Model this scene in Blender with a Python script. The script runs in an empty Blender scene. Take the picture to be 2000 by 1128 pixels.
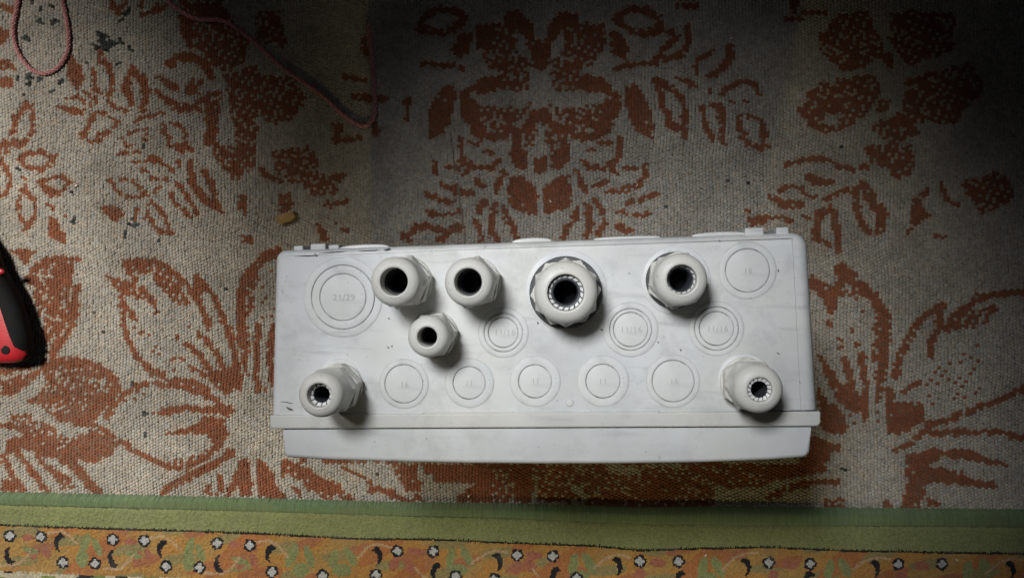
import bpy, bmesh, math, random
import numpy as np
from mathutils import Vector, Matrix

random.seed(7)
RNG = np.random.default_rng(11)
scene = bpy.context.scene
COL = scene.collection

# ------------------------------------------------------------------ camera
CAM_H = 0.713            # phone held 0.71 m over the carpet, looking almost straight down
TILT = math.atan(100 / 1570.0)
cam_data = bpy.data.cameras.new('camera')
cam_data.sensor_width = 36.0
cam_data.lens = 1570 / 2000 * 36.0
cam_data.clip_start = 0.01
cam_data.clip_end = 50
cam = bpy.data.objects.new('camera', cam_data)
cam.location = (0, 0, CAM_H)
cam.rotation_euler = (0, TILT, 0)
COL.objects.link(cam)
scene.camera = cam

# ------------------------------------------------------------------ world and lamps
world = bpy.data.worlds.new('World')
scene.world = world
world.use_nodes = True
bg = world.node_tree.nodes['Background']
bg.inputs['Color'].default_value = (0.80, 0.86, 1.0, 1)
bg.inputs['Strength'].default_value = 0.010


def spot(name, loc, target, power, color, angle, blend, radius, sx=1.0, sy=1.0, roll=0.0):
    d = bpy.data.lights.new(name, 'SPOT')
    d.energy = power
    d.color = color
    d.spot_size = math.radians(angle)
    d.spot_blend = blend
    d.shadow_soft_size = radius
    o = bpy.data.objects.new(name, d)
    o.location = loc
    v = Vector(target) - Vector(loc)
    o.rotation_euler = (v.to_track_quat('-Z', 'Y') @ Matrix.Rotation(roll, 3, 'Z').to_quaternion()).to_euler()
    o.scale = (sx, sy, 1)
    COL.objects.link(o)
    return o


# upper-left light cut into spots, their gap shaping the dark band, one weak warm lamp from the front
spot('shaped_spot_wide', (-0.95, 0.40, 1.15), (-0.78, -0.15, 0.0), 80, (1.0, 0.965, 0.90), 48.3, 0.40, 0.12)
spot('added_spot_low', (-0.95, 0.40, 1.15), (-0.19, -0.29, 0.0), 26, (1.0, 0.965, 0.90), 23.5, 0.9, 0.12)  # extra spot added to brighten the lower left floor
spot('shaped_spot_narrow', (-0.28, 0.40, 1.25), (0.072, -0.13, 0.0), 50, (0.97, 0.985, 1.0), 25.5, 0.75, 0.15, 1.0, 0.92)
spot('lamp_warm_front', (-0.158, -1.6, 1.1), (-0.02, -0.24, 0.0), 24.0, (1.0, 0.82, 0.36), 24, 1.0, 0.03)

vs = scene.view_settings
scene.display_settings.display_device = 'sRGB'
vs.view_transform = 'Standard'
vs.look = 'None'
vs.exposure = 0.0
vs.gamma = 1.0
vs.use_curve_mapping = False

# ------------------------------------------------------------------ measuring helpers
CT, ST = math.cos(TILT), math.sin(TILT)


def at(u, v, z=0.0):
    """point of the level plane at height z that the photo shows at (u, v)"""
    dx, dy, dz = u - 1000.0, 564.0 - v, -1570.0
    X, Y, Z = dx * CT + dz * ST, dy, -dx * ST + dz * CT
    t = (z - CAM_H) / Z
    return (X * t, Y * t)


def seen(x, y, z=0.0):
    """inverse of at() for arrays"""
    Z = z - CAM_H
    dx = x * CT - Z * ST
    dz = x * ST + Z * CT
    return 1000 + dx * 1570 / -dz, 564 - y * 1570 / -dz


def ppm(u, v, z):
    """photo pixels per metre around (u, v) at height z"""
    a, b = at(u, v, z), at(u + 10, v, z)
    return 10 / (b[0] - a[0])


def thing(name, label, cat, loc=(0, 0, 0), group=None):
    o = bpy.data.objects.new(name, None)
    o.location = loc
    o.empty_display_size = 0.01
    COL.objects.link(o)
    o['label'] = label
    o['category'] = cat
    if group:
        o['group'] = group
    return o


def link(name, mesh, parent=None, loc=None, mats=()):
    for m in mats:
        mesh.materials.append(m)
    o = bpy.data.objects.new(name, mesh)
    COL.objects.link(o)
    if parent is not None:
        o.parent = parent
    if loc is not None:
        o.location = loc
    return o


def tag(o, label=None, cat=None, group=None, kind=None):
    for k, v in (('label', label), ('category', cat), ('group', group), ('kind', kind)):
        if v:
            o[k] = v
    return o


def pymesh(name, verts, faces, smooth=True):
    me = bpy.data.meshes.new(name)
    me.from_pydata([tuple(v) for v in verts], [], faces)
    me.validate()
    if smooth:
        me.polygons.foreach_set('use_smooth', [True] * len(me.polygons))
    me.update()
    return me


def sharpen(me, deg=35):
    me.set_sharp_from_angle(angle=math.radians(deg))
    return me


# ------------------------------------------------------------------ materials
def node(nt, t, **kw):
    n = nt.nodes.new(t)
    for k, v in kw.items():
        setattr(n, k, v)
    return n


def new_mat(name, rough=0.6, spec=0.5):
    m = bpy.data.materials.new(name)
    m.use_nodes = True
    nt = m.node_tree
    b = nt.nodes['Principled BSDF']
    b.inputs['Roughness'].default_value = rough
    b.inputs['Specular IOR Level'].default_value = spec
    return m, nt, b


def noise(nt, scale, detail=4, rough=0.55, w=0.0, coord='Object'):
    tc = node(nt, 'ShaderNodeTexCoord')
    mp = node(nt, 'ShaderNodeMapping')
    mp.inputs['Location'].default_value = (w, w * 1.7, w * 0.6)
    nt.links.new(tc.outputs[coord], mp.inputs['Vector'])
    n = node(nt, 'ShaderNodeTexNoise')
    n.inputs['Scale'].default_value = scale
    n.inputs['Detail'].default_value = detail
    n.inputs['Roughness'].default_value = rough
    nt.links.new(mp.outputs['Vector'], n.inputs['Vector'])
    return n.outputs['Fac']


def ramp(nt, fac, stops):
    r = node(nt, 'ShaderNodeValToRGB')
    el = r.color_ramp.elements
    while len(el) < len(stops):
        el.new(0.5)
    for e, (p, c) in zip(el, stops):
        e.position = p
        e.color = (c[0], c[1], c[2], 1) if not isinstance(c, (int, float)) else (c, c, c, 1)
    nt.links.new(fac, r.inputs['Fac'])
    return r.outputs['Color']


def mix(nt, fac, a, b, mode='MIX'):
    n = node(nt, 'ShaderNodeMix', data_type='RGBA', blend_type=mode)
    for s, v in (('Factor', fac), ('A', a), ('B', b)):
        i = [x for x in n.inputs if x.name == s and (x.type == ('VALUE' if s == 'Factor' else 'RGBA'))][0]
        if hasattr(v, 'is_linked'):
            nt.links.new(v, i)
        elif isinstance(v, (int, float)):
            i.default_value = v
        else:
            i.default_value = (*v, 1)
    return [x for x in n.outputs if x.type == 'RGBA'][0]


def bump(nt, b, height, strength, dist):
    n = node(nt, 'ShaderNodeBump')
    n.inputs['Strength'].default_value = strength
    n.inputs['Distance'].default_value = dist
    nt.links.new(height, n.inputs['Height'])
    nt.links.new(n.outputs['Normal'], b.inputs['Normal'])


def woven_mat(name, fuzz=900.0, mottle=(0.72, 1.08)):
    m, nt, b = new_mat(name, 0.95, 0.1)
    at_ = node(nt, 'ShaderNodeAttribute', attribute_name='dye')
    c = mix(nt, 1.0, at_.outputs['Color'], ramp(nt, noise(nt, fuzz, 2), [(0.3, 0.72), (0.7, 1.22)]), 'MULTIPLY')
    c = mix(nt, 1.0, c, ramp(nt, noise(nt, 14, 5, 0.65, 3.1), [(0.3, mottle[0]), (0.62, mottle[1])]), 'MULTIPLY')
    # dull dust trodden into the wool
    c = mix(nt, ramp(nt, noise(nt, 60, 4, 0.7, 9.0), [(0.5, 0.0), (0.8, 0.35)]), c, (0.17, 0.155, 0.125))
    nt.links.new(c, b.inputs['Base Color'])
    b.inputs['Sheen Weight'].default_value = 0.15
    b.inputs['Sheen Roughness'].default_value = 0.6
    bump(nt, b, noise(nt, fuzz * 1.4, 3), 0.5, 0.0006)
    return m


def plastic_mat(name, base, yellow, grime, grime_amt=0.5, rough=0.42, speck=True):
    m, nt, b = new_mat(name, rough, 0.45)
    c = mix(nt, ramp(nt, noise(nt, 17, 4, 0.6, 1.3), [(0.42, 0.0), (0.72, 1.0)]), base, yellow)
    c = mix(nt, ramp(nt, noise(nt, 42, 6, 0.7, 5.2), [(0.52, 0.0), (0.8, grime_amt)]), c, grime)
    c = mix(nt, ramp(nt, noise(nt, 8, 5, 0.65, 7.9), [(0.42, 0.0), (0.72, grime_amt * 0.85)]), c, grime)
    # rubbed scuffs, drawn out sideways
    tc = node(nt, 'ShaderNodeTexCoord')
    mp = node(nt, 'ShaderNodeMapping')
    mp.inputs['Scale'].default_value = (22, 190, 190)
    mp.inputs['Rotation'].default_value = (0, 0, 0.12)
    nt.links.new(tc.outputs['Object'], mp.inputs['Vector'])
    ns = node(nt, 'ShaderNodeTexNoise')
    ns.inputs['Scale'].default_value = 1.0
    ns.inputs['Detail'].default_value = 5
    nt.links.new(mp.outputs['Vector'], ns.inputs['Vector'])
    c = mix(nt, ramp(nt, ns.outputs['Fac'], [(0.60, 0.0), (0.74, 0.45)]), c, grime)
    if speck:
        c = mix(nt, ramp(nt, noise(nt, 520, 2, 0.5, 2.2), [(0.735, 0.0), (0.78, 0.75)]), c, (0.10, 0.095, 0.085))
        c = mix(nt, ramp(nt, noise(nt, 150, 3, 0.6, 4.4), [(0.70, 0.0), (0.80, 0.5)]), c, (0.20, 0.19, 0.17))
    a = node(nt, 'ShaderNodeAttribute', attribute_name='dirt_shade')
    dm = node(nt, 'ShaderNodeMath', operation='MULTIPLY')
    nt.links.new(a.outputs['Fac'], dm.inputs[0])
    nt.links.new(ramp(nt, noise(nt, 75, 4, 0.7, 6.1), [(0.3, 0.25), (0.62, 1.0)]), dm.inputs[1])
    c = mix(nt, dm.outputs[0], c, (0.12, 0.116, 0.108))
    nt.links.new(c, b.inputs['Base Color'])
    nt.links.new(ramp(nt, noise(nt, 70, 4, 0.6, 8.8), [(0.3, rough - 0.08), (0.7, rough + 0.15)]), b.inputs['Roughness'])
    bump(nt, b, noise(nt, 1300, 2), 0.12, 0.0004)
    return m


MAT_CARPET = woven_mat('knit_wool')
MAT_PILE = woven_mat('cut_pile', 1600.0, (0.85, 1.06))
MAT_BOX = plastic_mat('box_plastic', (0.74, 0.76, 0.775), (0.74, 0.735, 0.69), (0.44, 0.45, 0.45), 0.75)
MAT_LID = plastic_mat('lid_plastic', (0.68, 0.70, 0.715), (0.68, 0.685, 0.655), (0.44, 0.445, 0.44), 0.65, 0.36)
MAT_RIM = plastic_mat('rim_plastic', (0.69, 0.70, 0.685), (0.69, 0.67, 0.61), (0.42, 0.41, 0.39), 0.6)
MAT_GLAND = plastic_mat('gland_plastic', (0.72, 0.72, 0.69), (0.70, 0.675, 0.61), (0.42, 0.40, 0.36), 0.6, 0.45)
MAT_CLAW = plastic_mat('claw_plastic', (0.80, 0.81, 0.80), (0.78, 0.78, 0.74), (0.45, 0.44, 0.42), 0.3, 0.4, False)
MAT_NUM = plastic_mat('moulded_numeral_plastic', (0.52, 0.525, 0.52), (0.52, 0.51, 0.48), (0.33, 0.33, 0.32), 0.4)


def plain(name, col, rough=0.6, spec=0.4, nscale=90, amt=0.35):
    m, nt, b = new_mat(name, rough, spec)
    c = mix(nt, 1.0, col, ramp(nt, noise(nt, nscale, 5, 0.6, 1.0), [(0.3, 1 - amt), (0.7, 1 + amt * 0.5)]), 'MULTIPLY')
    nt.links.new(c, b.inputs['Base Color'])
    bump(nt, b, noise(nt, nscale * 9, 3), 0.25, 0.0004)
    return m


MAT_RUBBER = plain('black_rubber', (0.022, 0.024, 0.028), 0.55, 0.4)
MAT_SEAL = plain('grey_rubber_seal', (0.060, 0.066, 0.075), 0.5, 0.4)
MAT_WASHER = plain('dark_gasket', (0.10, 0.10, 0.105), 0.6, 0.4)
MAT_HOLE_SHADE = plain('hole_shade', (0.012, 0.013, 0.015), 0.8, 0.2)  # black that stands in for the shade inside holes
MAT_RED = plain('red_plastic', (0.50, 0.020, 0.028), 0.38, 0.5, 60, 0.18)
MAT_GRIP = plain('black_grip', (0.008, 0.008, 0.009), 0.75, 0.2)
MAT_STEEL = plain('tool_steel', (0.35, 0.35, 0.35), 0.35, 0.5)
MAT_STEEL.node_tree.nodes['Principled BSDF'].inputs['Metallic'].default_value = 0.9
MAT_PINK = plain('rose_cord', (0.55, 0.225, 0.225), 0.85, 0.2, 400, 0.3)
MAT_PALE = plain('pale_cord', (0.66, 0.43, 0.41), 0.85, 0.2, 400, 0.3)
MAT_CARD = plain('raw_cardboard', (0.40, 0.25, 0.105), 0.85, 0.2, 200, 0.35)
MAT_GRIME = plain('black_grime', (0.13, 0.125, 0.12), 0.7, 0.2, 600, 0.5)
MAT_JUTE = plain('jute_backing', (0.20, 0.17, 0.13), 0.9, 0.1, 900, 0.4)
MAT_CHIP = plain('pale_chip', (0.74, 0.68, 0.58), 0.7, 0.3, 300, 0.2)

# ------------------------------------------------------------------ the carpet's woven pattern
# shapes are measured on 500 x 282 tiles of the photo, four units to the pixel:
# P filled, L w stroke, M rust with pale stitches, m pale with rust stitches, X pale again, K x,y r black soiling
PATTERN = {
(0, 0): """P 0,30 80,45 130,70 130,95 60,90 0,65|P 100,0 160,0 150,60 110,40|L35 860,0 870,60 910,105|L25 1000,0 960,40 910,70|L30 1100,0 1100,60|P 1095,90 1140,100 1120,150 1095,140|P 1180,60 1210,25 1300,20 1300,60 1240,90 1170,100
P 1390,0 1480,30 1540,10 1700,0 1790,100 1780,150 1600,160 1530,370 1480,370 1420,300 1390,180|M 1500,160 1800,160 1950,300 1900,500 1750,560 1600,470 1560,390 1500,330|P 0,460 60,455 100,500 125,550 60,545 0,555|P 0,600 60,600 100,620 70,690 0,700|P 0,210 40,220 60,300 30,350 0,340
P 500,540 540,420 580,450 640,520 640,640 600,710 570,640 520,600|L35 725,540 735,640 740,700 780,715|L45 770,400 790,470 840,510 870,600 865,700 830,755|L55 1040,520 990,620 985,690 1030,800|L65 1060,570 1120,640 1145,740 1110,840|P 1010,540 1050,530 1070,580 1020,580
L70 1300,500 1380,450 1500,450 1600,500 1650,600|L45 1240,600 1300,650 1380,690|L60 1320,790 1400,850 1540,850|L50 1540,800 1620,760 1700,720|L40 1220,720 1280,770|M 1450,640 1580,620 1560,740 1450,740|P 1600,800 1720,760 1700,900 1690,1128 1590,1128 1600,960
L30 520,765 600,760 640,790 690,825|L35 655,720 700,750 750,790|L35 455,835 560,860 650,860|P 550,870 650,860 640,900 570,915|L35 840,810 920,850 1000,885|L25 730,890 800,880 880,920 920,950 890,990|L30 1040,950 1150,910 1270,880|L35 720,920 680,960 680,1010 650,1050 650,1110|L25 770,1060 860,1020|L30 710,1110 770,1095
L30 990,1060 1000,1040 1070,1010|L30 1135,1010 1130,1100|L25 960,1080 970,1128|L30 1270,970 1280,1050 1320,1080 1320,1128|L30 1340,970 1400,980 1450,1030 1460,1128|L45 210,790 170,860 120,920 95,1000 90,1060|L35 210,800 250,860 250,960 230,1050|L40 30,1115 120,1110 200,1095
M 1750,560 1999,500 1999,1128 1850,1128 1800,900|K 990,90 24|K 225,600 26|K 315,620 22|K 225,655 16|K 830,330 44|K 800,370 26|K 870,335 28|K 780,260 16|K 740,370 16|K 310,165 18|K 325,180 14|K 425,165 20|K 940,150 14|K 1020,385 20|K 410,710 14|K 185,745 14|K 905,495 13|K 670,490 12|K 200,300 22|K 820,655 10|K 400,45 12|K 310,75 16|K 440,0 14|K 250,10 18|K 940,330 12|K 470,640 20|K 140,615 14""",
(0, 282): """L35 0,5 180,5|P 20,20 60,20 90,70 40,85 10,50|L40 150,110 200,70 300,55 420,85 380,140 360,190 220,190 170,150 150,110|L40 0,100 10,150 50,180 40,210|L35 80,230 75,300 45,370 15,400|L35 340,275 420,255 490,265|L35 340,290 320,330 360,360 480,360 530,300|P 370,370 480,360 460,405 380,405|L22 280,295 330,300|L25 530,290 560,290|L20 180,265 190,265
L35 190,320 160,390 135,440 135,530 170,590 210,640 180,680|L35 190,330 220,390 265,440 270,540 240,610 210,640|P 345,460 390,455 450,500 410,515 370,490|P 360,580 400,560 450,600 490,680 515,760 490,785 440,750 370,700|L28 498,560 504,560|P 915,70 960,45 1090,50 1090,75 1000,75 920,85|P 1030,130 1130,110 1150,75 1230,80 1250,120 1230,145 1100,145 1040,150|L30 1250,140 1300,165 1340,210|L30 1110,200 1150,220 1190,260 1240,270 1310,280|P 1380,120 1410,120 1415,180 1380,170
L60 1480,140 1490,230 1520,330 1560,390 1620,450|L50 1590,210 1640,290 1670,400 1690,470 1720,520|L50 1560,400 1640,450 1700,490|L32 845,285 860,285|L40 890,310 890,350|L26 930,280 1010,270 1050,310 1100,350 1140,390 1110,410 960,415 920,370|L30 950,410 1110,415|L25 1190,370 1250,335|L35 1340,370 1350,450 1420,510 1480,550 1530,545|L35 1370,305 1430,350 1460,410 1500,470 1540,540
P 780,480 880,480 960,520 975,550 920,600 870,600 820,550|L30 1060,510 1040,560 1035,590|L30 1190,440 1140,500 1145,560 1190,610 1230,670 1290,695|L30 1220,460 1260,520 1290,590 1310,650 1345,690|L45 1250,685 1340,690|P 1880,700 1970,700 1960,780 1890,785
M 1640,0 1999,0 1999,150 1850,300 1740,180 1700,130|P 1850,380 1930,400 1920,560 1860,490|L30 960,10 1000,5|P 1380,40 1440,30 1440,70 1390,70|L40 1340,10 1440,20 1500,50|K 1030,620 28|K 570,595 18|K 1105,20 18|K 550,370 12|K 980,700 18|K 980,715 16|K 140,195 12|K 1240,750 10""",
(0, 480, 2.2556): """P 35,15 160,15 150,40 120,60 110,90 80,50|M 130,160 180,100 260,70 300,90 290,180 250,250 200,300 160,310 150,220|L28 120,150 150,100 200,65 250,55 310,60|L20 305,75 340,55|L40 300,90 295,150 280,210 250,250|P 240,120 300,110 290,200 250,240 230,200|M 320,230 320,300 290,390 230,470 190,440 180,350 230,260|L25 335,185 325,240 330,290 310,360 290,400 250,450 215,490|L18 330,200 350,185
M 560,85 680,85 760,140 800,190 840,260 800,270 720,210 650,130 600,120|L26 540,75 600,65 680,70 740,100 790,140 830,190 870,240 900,310 915,360|L26 480,140 520,180 560,190 590,160 570,110 545,80|P 490,130 560,160 600,170 590,230 560,220 520,200|M 580,190 640,190 640,240 590,240|L24 620,190 660,230 690,290|L24 530,200 540,280 540,350 555,400 580,450 600,490 640,530 690,570 750,595 840,600 920,640|L18 545,260 570,290 600,330|m 570,340 650,400 720,480 800,540 760,580 680,540 600,440|L14 620,380 622,380|L14 640,395 642,395|L14 780,395 782,395|L14 835,355 837,355|L14 740,470 742,470|L14 765,490 767,490|L14 800,500 802,500
L30 860,130 870,190 870,240|L30 860,135 900,175 940,220 970,300 1000,360 1020,430 1030,490 1045,560 1050,620|P 850,135 880,140 890,180 870,240 850,220|L22 870,390 920,430 960,490 980,540|L24 820,430 870,480 920,540 960,590|L20 840,530 900,570|P 900,560 980,540 1050,540 1050,620 1000,660 950,630
m 1080,130 1200,60 1215,330 1100,330|M 1085,150 1130,110 1110,250 1085,320|L40 1215,20 1150,70 1090,120 1060,190 1055,260 1060,350 1065,430|L28 1080,400 1080,540|P 1050,400 1095,400 1090,450 1050,450|L24 1135,350 1130,440 1130,640|L30 1200,360 1190,450 1195,600|P 1120,370 1150,340 1150,420|L14 1090,575 1092,575|L14 1090,605 1092,605|L14 1175,630 1177,630
M 190,540 260,525 400,530 480,590 470,660 400,720 300,740 200,720 150,680 200,600|L40 190,520 260,510 350,510 420,530 480,570 510,610 515,640|L44 510,620 470,680 420,720 400,770|M 0,590 90,570 130,590 30,640 0,640|L26 20,650 60,640 100,610 130,580 200,530|L24 0,555 60,550 130,530|L24 120,690 200,680 280,670|L20 50,755 130,755|P 200,730 300,740 400,720 420,790 350,800 250,770|M 60,770 200,780 300,850 250,900 120,840|L24 0,790 60,800 130,840 200,860|P 330,850 420,810 520,880 480,930 400,955 330,940 250,900|P 20,850 100,840 200,880 330,930 330,960 200,930 100,900 30,920
L26 60,900 110,960 160,1030 200,1080|L24 10,930 50,1010 95,1080|L20 160,930 230,1010 290,1070|M 200,950 300,1020 330,1075 260,1070|L45 260,920 330,980 380,1040 425,1085|P 10,1020 60,1040 100,1085 10,1085|X 0,680 90,670 130,700 60,740 0,760|L24 400,790 450,810 490,850
m 500,700 600,640 700,640 650,660 560,680 500,760|L26 460,760 500,700 540,660 590,620 660,605 750,615 830,630 900,660 960,690 1020,730|P 660,745 720,720 800,695 900,710 960,690 1030,740 980,750 900,730 800,730 740,745|P 690,835 780,815 870,780 900,750 980,750 1000,830 980,900 940,880 900,830 800,830 730,840|M 740,945 860,930 950,870 980,890 900,960 780,980|L24 490,855 540,870 600,910 660,940 720,970 780,985 860,960 920,920 970,870 990,830|L34 720,1090 770,1050 830,1010 900,990 960,950 1020,910
P 1075,920 1095,940 1115,1080 1110,1105 1060,1105 1050,1060 1010,1105 990,1105 1040,980|P 960,1010 975,1000 980,1070 950,1095|P 900,1055 925,1050 925,1095 890,1100|P 1150,980 1180,960 1218,1030 1218,1115 1150,1115 1140,1060|K 408,300 8|K 640,830 8|K 630,740 8|K 575,612 9|K 735,850 5|K 455,380 4|K 990,190 5""",
(800, 0, 2.35, 600): """M 700,110 780,100 895,105 895,215 850,290 790,330 680,320 640,290 690,250 720,230|P 640,100 700,40 770,60 775,115 720,120 680,150 655,200 645,260 610,300 600,300 600,180 625,190|P 800,110 890,110 895,190 850,210 820,170|X 670,160 705,130 712,235 665,245|P 600,265 640,270 640,310 600,320|M 650,340 720,290 800,340 900,370 900,430 820,420 730,415 650,410|P 780,345 880,350 910,400 910,435 820,420 760,400|M 630,470 700,500 860,480 930,470 930,560 870,600 760,600 700,560|L36 905,400 945,430 950,500 920,560 900,610 830,630 760,620 720,590|P 870,480 950,440 945,520 910,590 850,620 880,540
P 600,500 640,500 660,540 650,570 600,570|L44 650,570 700,610 715,670 715,720 690,755|P 655,700 730,660 725,740 700,770 655,765|M 620,590 660,600 680,660 650,690 630,660|X 600,560 615,560 620,690 600,730|P 600,740 630,710 630,770 605,810 600,810|P 605,880 650,830 690,800 730,810 750,880 740,930 720,970 690,960 640,985 605,980|X 600,790 613,830 613,990 600,990|P 985,430 1010,390 1040,390 1090,460 1110,520 1120,600 1110,640 1080,620 1050,610 1010,550|L34 950,80 1000,45 1080,40 1140,80 1150,130 1080,150 1000,130 955,100|P 920,150 970,150 1010,230 980,270 930,250|L26 950,320 1000,300 1100,290 1140,290
L24 880,655 925,655|L26 965,635 965,700 940,750|L26 790,740 830,770 900,765 960,740|L18 820,700 850,690|L20 975,770 1040,770|L24 930,780 950,800|L26 900,820 880,850 850,855|L26 1085,750 1085,800|L22 1060,830 1055,850|L20 980,860 1040,855|L26 905,880 1000,880|L26 765,790 790,840 810,880|L24 1000,930 1060,915 1130,890|P 940,970 985,945 990,970 1080,975 1130,950 1100,995 1010,990|L28 850,920 880,945 880,970|L28 765,955 755,1010 720,1050 710,1100|L30 810,940 825,1000 830,1040 800,1095|L28 900,1020 875,1050 875,1090|P 940,1045 970,1020 1060,1075 960,1065""",
(1500, 480, 2.17): """P 180,110 240,160 290,170 300,210 280,300 260,300 230,220 190,190|M 450,290 480,300 480,480 440,500|L50 310,100 350,130 400,170 450,220 490,280 505,340|L40 505,340 500,420 490,500 485,560|P 290,150 320,85 350,110 320,200 290,260|M 330,170 400,200 380,230 320,210|L24 410,280 412,280|L24 265,330 267,330|L24 360,355 362,355|L24 310,395 312,395|L24 380,420 382,420|L24 305,435 307,435
P 200,450 240,480 290,550 320,600 370,590 400,650 430,700 425,765 405,765 400,710 330,690 290,640 250,560|L28 330,480 350,560 360,600|L30 400,460 405,520 415,600 415,700|L24 470,530 470,660|L20 465,705 467,705|L20 465,745 467,745|L20 370,755 372,755|L20 345,720 347,720|P 210,560 240,640 300,680 330,740 330,790 240,800 215,720|L30 740,250 680,290 630,340 600,400 570,450 545,520 540,560|P 535,480 570,480 560,560 530,570|L30 740,260 730,340 700,400 690,470|M 760,330 850,260 900,270 1000,240 940,330 800,360|L34 760,350 820,280 900,220 1000,200 1085,200
P 500,590 540,600 540,660 660,660 670,740 600,780 560,800 500,790|L22 580,620 640,580|m 640,560 900,400 900,640 700,700|L26 680,760 760,740 860,700 1000,650 1085,600|L24 540,870 600,840 660,790 800,790 900,790 1000,790 1085,820|P 590,890 700,860 860,860 960,910 1030,930 960,935 850,910 750,890 690,930 820,960 900,990 1020,1020 960,1030 800,1010 660,1000 680,1060 620,1110 560,1090 600,1010 590,960|P 480,1120 500,1060 540,1100|M 650,1040 760,1110 700,1125|P 180,800 310,840 310,870 260,890 250,960 0,1000 0,920 170,910|L26 0,1070 100,1020 180,1000 300,1000|L22 250,1080 320,1075|K 330,945 9""",
(500, 846): """L70 40,240 30,350 60,430 140,480 200,500|P 0,400 60,330 150,350 200,480 180,510 0,490|M 200,270 330,300 500,400 600,450 640,530 540,520 400,430 280,350|L60 180,200 280,240 380,300 450,350 560,390 640,440 700,500 760,540|P 190,270 230,290 220,350 190,340|P 270,400 330,420 370,500 330,500|P 430,310 480,330 520,420 440,400|L25 680,270 760,310 840,350|P 840,360 920,370 910,410 850,390
L55 900,440 1000,450 1080,490 1180,540|P 1000,440 1070,430 1130,510 1060,530|M 1020,260 1100,240 1280,240 1260,330 1170,380 1100,340|P 1130,240 1220,240 1260,300 1290,400 1270,480 1330,540 1200,545 1250,460 1170,440 1140,380|P 1300,240 1999,240 1999,330 1800,380 1700,390 1400,390 1380,330 1330,320|P 1700,400 1999,340 1999,545 1550,545 1600,480|M 1850,280 1999,260 1999,540 1850,530|K 955,330 10""",
(1000, 846): """P 0,240 180,240 150,540 20,540|M 200,240 900,240 1550,300 1600,580 900,590 500,540 200,530|X 700,250 1000,260 1000,330 850,330|P 820,350 1000,400 1250,350 1350,480 1200,520 1000,500|P 700,460 870,450 900,600 800,590|X 1600,420 1999,450 1999,590 1600,560|X 420,380 520,400 620,520 540,540|M 1300,230 1999,230 1999,420 1600,420""",
(1500, 282): """L40 150,160 220,130 300,115 400,105 500,120 570,170 680,190|P 190,150 230,180 200,210|P 280,210 350,240 500,270 580,265 480,310 370,320 310,270|L35 90,370 140,340 200,325 270,340 300,390 370,410|P 0,400 80,400 110,430 300,440 310,500 90,500 70,440 0,420|L30 0,560 100,560 200,600|L45 440,430 540,390 620,350|L60 380,720 390,620 420,520 510,510 530,600 550,700 560,820|L30 390,730 490,780
L40 270,560 330,570|L60 760,280 690,380 700,500 740,620 790,680|P 740,280 800,300 860,420 940,520 940,640 890,730 850,700 850,560 790,480 760,400|M 750,0 1150,0 1140,230 1050,270 960,240 880,170 800,120|P 720,150 810,160 780,210 720,190|P 1120,420 1220,430 1230,520 1290,540 1200,610 1100,700 1080,690 1130,600|P 1190,380 1260,330 1280,400 1220,420|P 1300,700 1430,710 1400,735 1300,735
P 0,0 20,0 15,40 0,50|L40 1350,300 1400,420 1500,470|M 1500,300 1850,200 1950,420 1700,560|K 590,15 10|K 85,985 6""",
(1000, 0): """L50 1380,200 1380,330 1330,420 1220,460 1130,440|L45 1230,240 1300,270 1170,390|L45 1440,560 1460,460 1520,430 1580,400|P 1680,330 1730,320 1750,460 1690,540 1600,610 1490,600 1600,550 1660,440|L50 1120,620 1170,720 1170,830 1230,900 1230,980 1290,1000|L55 1160,640 1260,690 1330,770 1360,880 1350,1060|P 1240,580 1380,620 1470,670 1440,690 1340,640|L38 1540,715 1550,715
L40 1640,730 1730,650 1830,630 1900,650 1940,730|P 1690,785 1850,785 1860,810 1690,815|L40 1490,830 1500,920 1530,1020 1570,1080|L50 1560,820 1640,840 1650,950 1650,1110|L40 1780,900 1780,1010 1820,1060 1830,1128|L35 1840,900 1930,920|L45 1960,950 1970,1128|L45 1300,40 1450,40""",
(1000, 220): """L50 1230,0 1230,80 1280,100|L55 1350,0 1350,190|L40 1500,0 1510,120 1570,190|L50 1640,0 1650,240|L45 1780,20 1790,130 1820,220 1920,270|L45 1950,60 1980,150 1970,290|P 1820,830 1900,800 1999,780 1999,870 1880,880|L38 1835,765 1845,765|K 1690,535 10|K 1860,550 12|K 1210,740 9""",
(500, 220): """L55 1210,940 1260,890 1330,880 1420,900 1490,950|L50 1150,960 1190,1000|P 1400,980 1470,960 1480,1010 1400,1010|P 600,80 680,80 650,210 600,210|L40 620,220 800,190|P 900,60 960,80 950,180 900,180|P 450,850 500,860 570,980 560,1010 500,1000|M 330,500 700,470 620,640 400,640|L40 530,710 700,700|L35 610,870 710,920|L40 40,460 200,540|P 170,650 270,620 290,750 180,780
M 110,300 450,260 500,450 300,560 150,480|P 60,1080 150,1040 140,1128 0,1128|K 1130,865 10""",
(500, 0): """M 0,560 300,600 390,760 300,900 150,980 0,880|P 820,290 870,270 880,430 830,420|L40 690,600 850,620|L50 760,750 1000,770|P 600,950 650,950 640,1090 600,1090|P 1150,760 1210,760 1200,950 1160,940|M 0,80 180,80 240,350 0,330""",
(1500, 0): """M 400,270 480,200 560,90 780,90 900,300 900,400 770,520 600,560 480,480 420,380|P 180,0 250,0 240,90 190,80|L45 150,150 270,150|L40 290,100 450,90|M 300,760 400,640 850,570 890,700 840,830 700,950 540,1050 330,1000 290,900|X 440,900 560,870 560,960 450,970|P 870,400 980,400 980,520 920,500|M 960,80 1480,100 1450,400 1100,520 950,300|M 1080,600 1600,480 1700,700 1500,950 1200,960 1060,900|P 880,770 970,770 950,830 870,900|P 230,850 290,830 300,930|M 780,1000 1100,850 1200,1050 1000,1128""",
}


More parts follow.
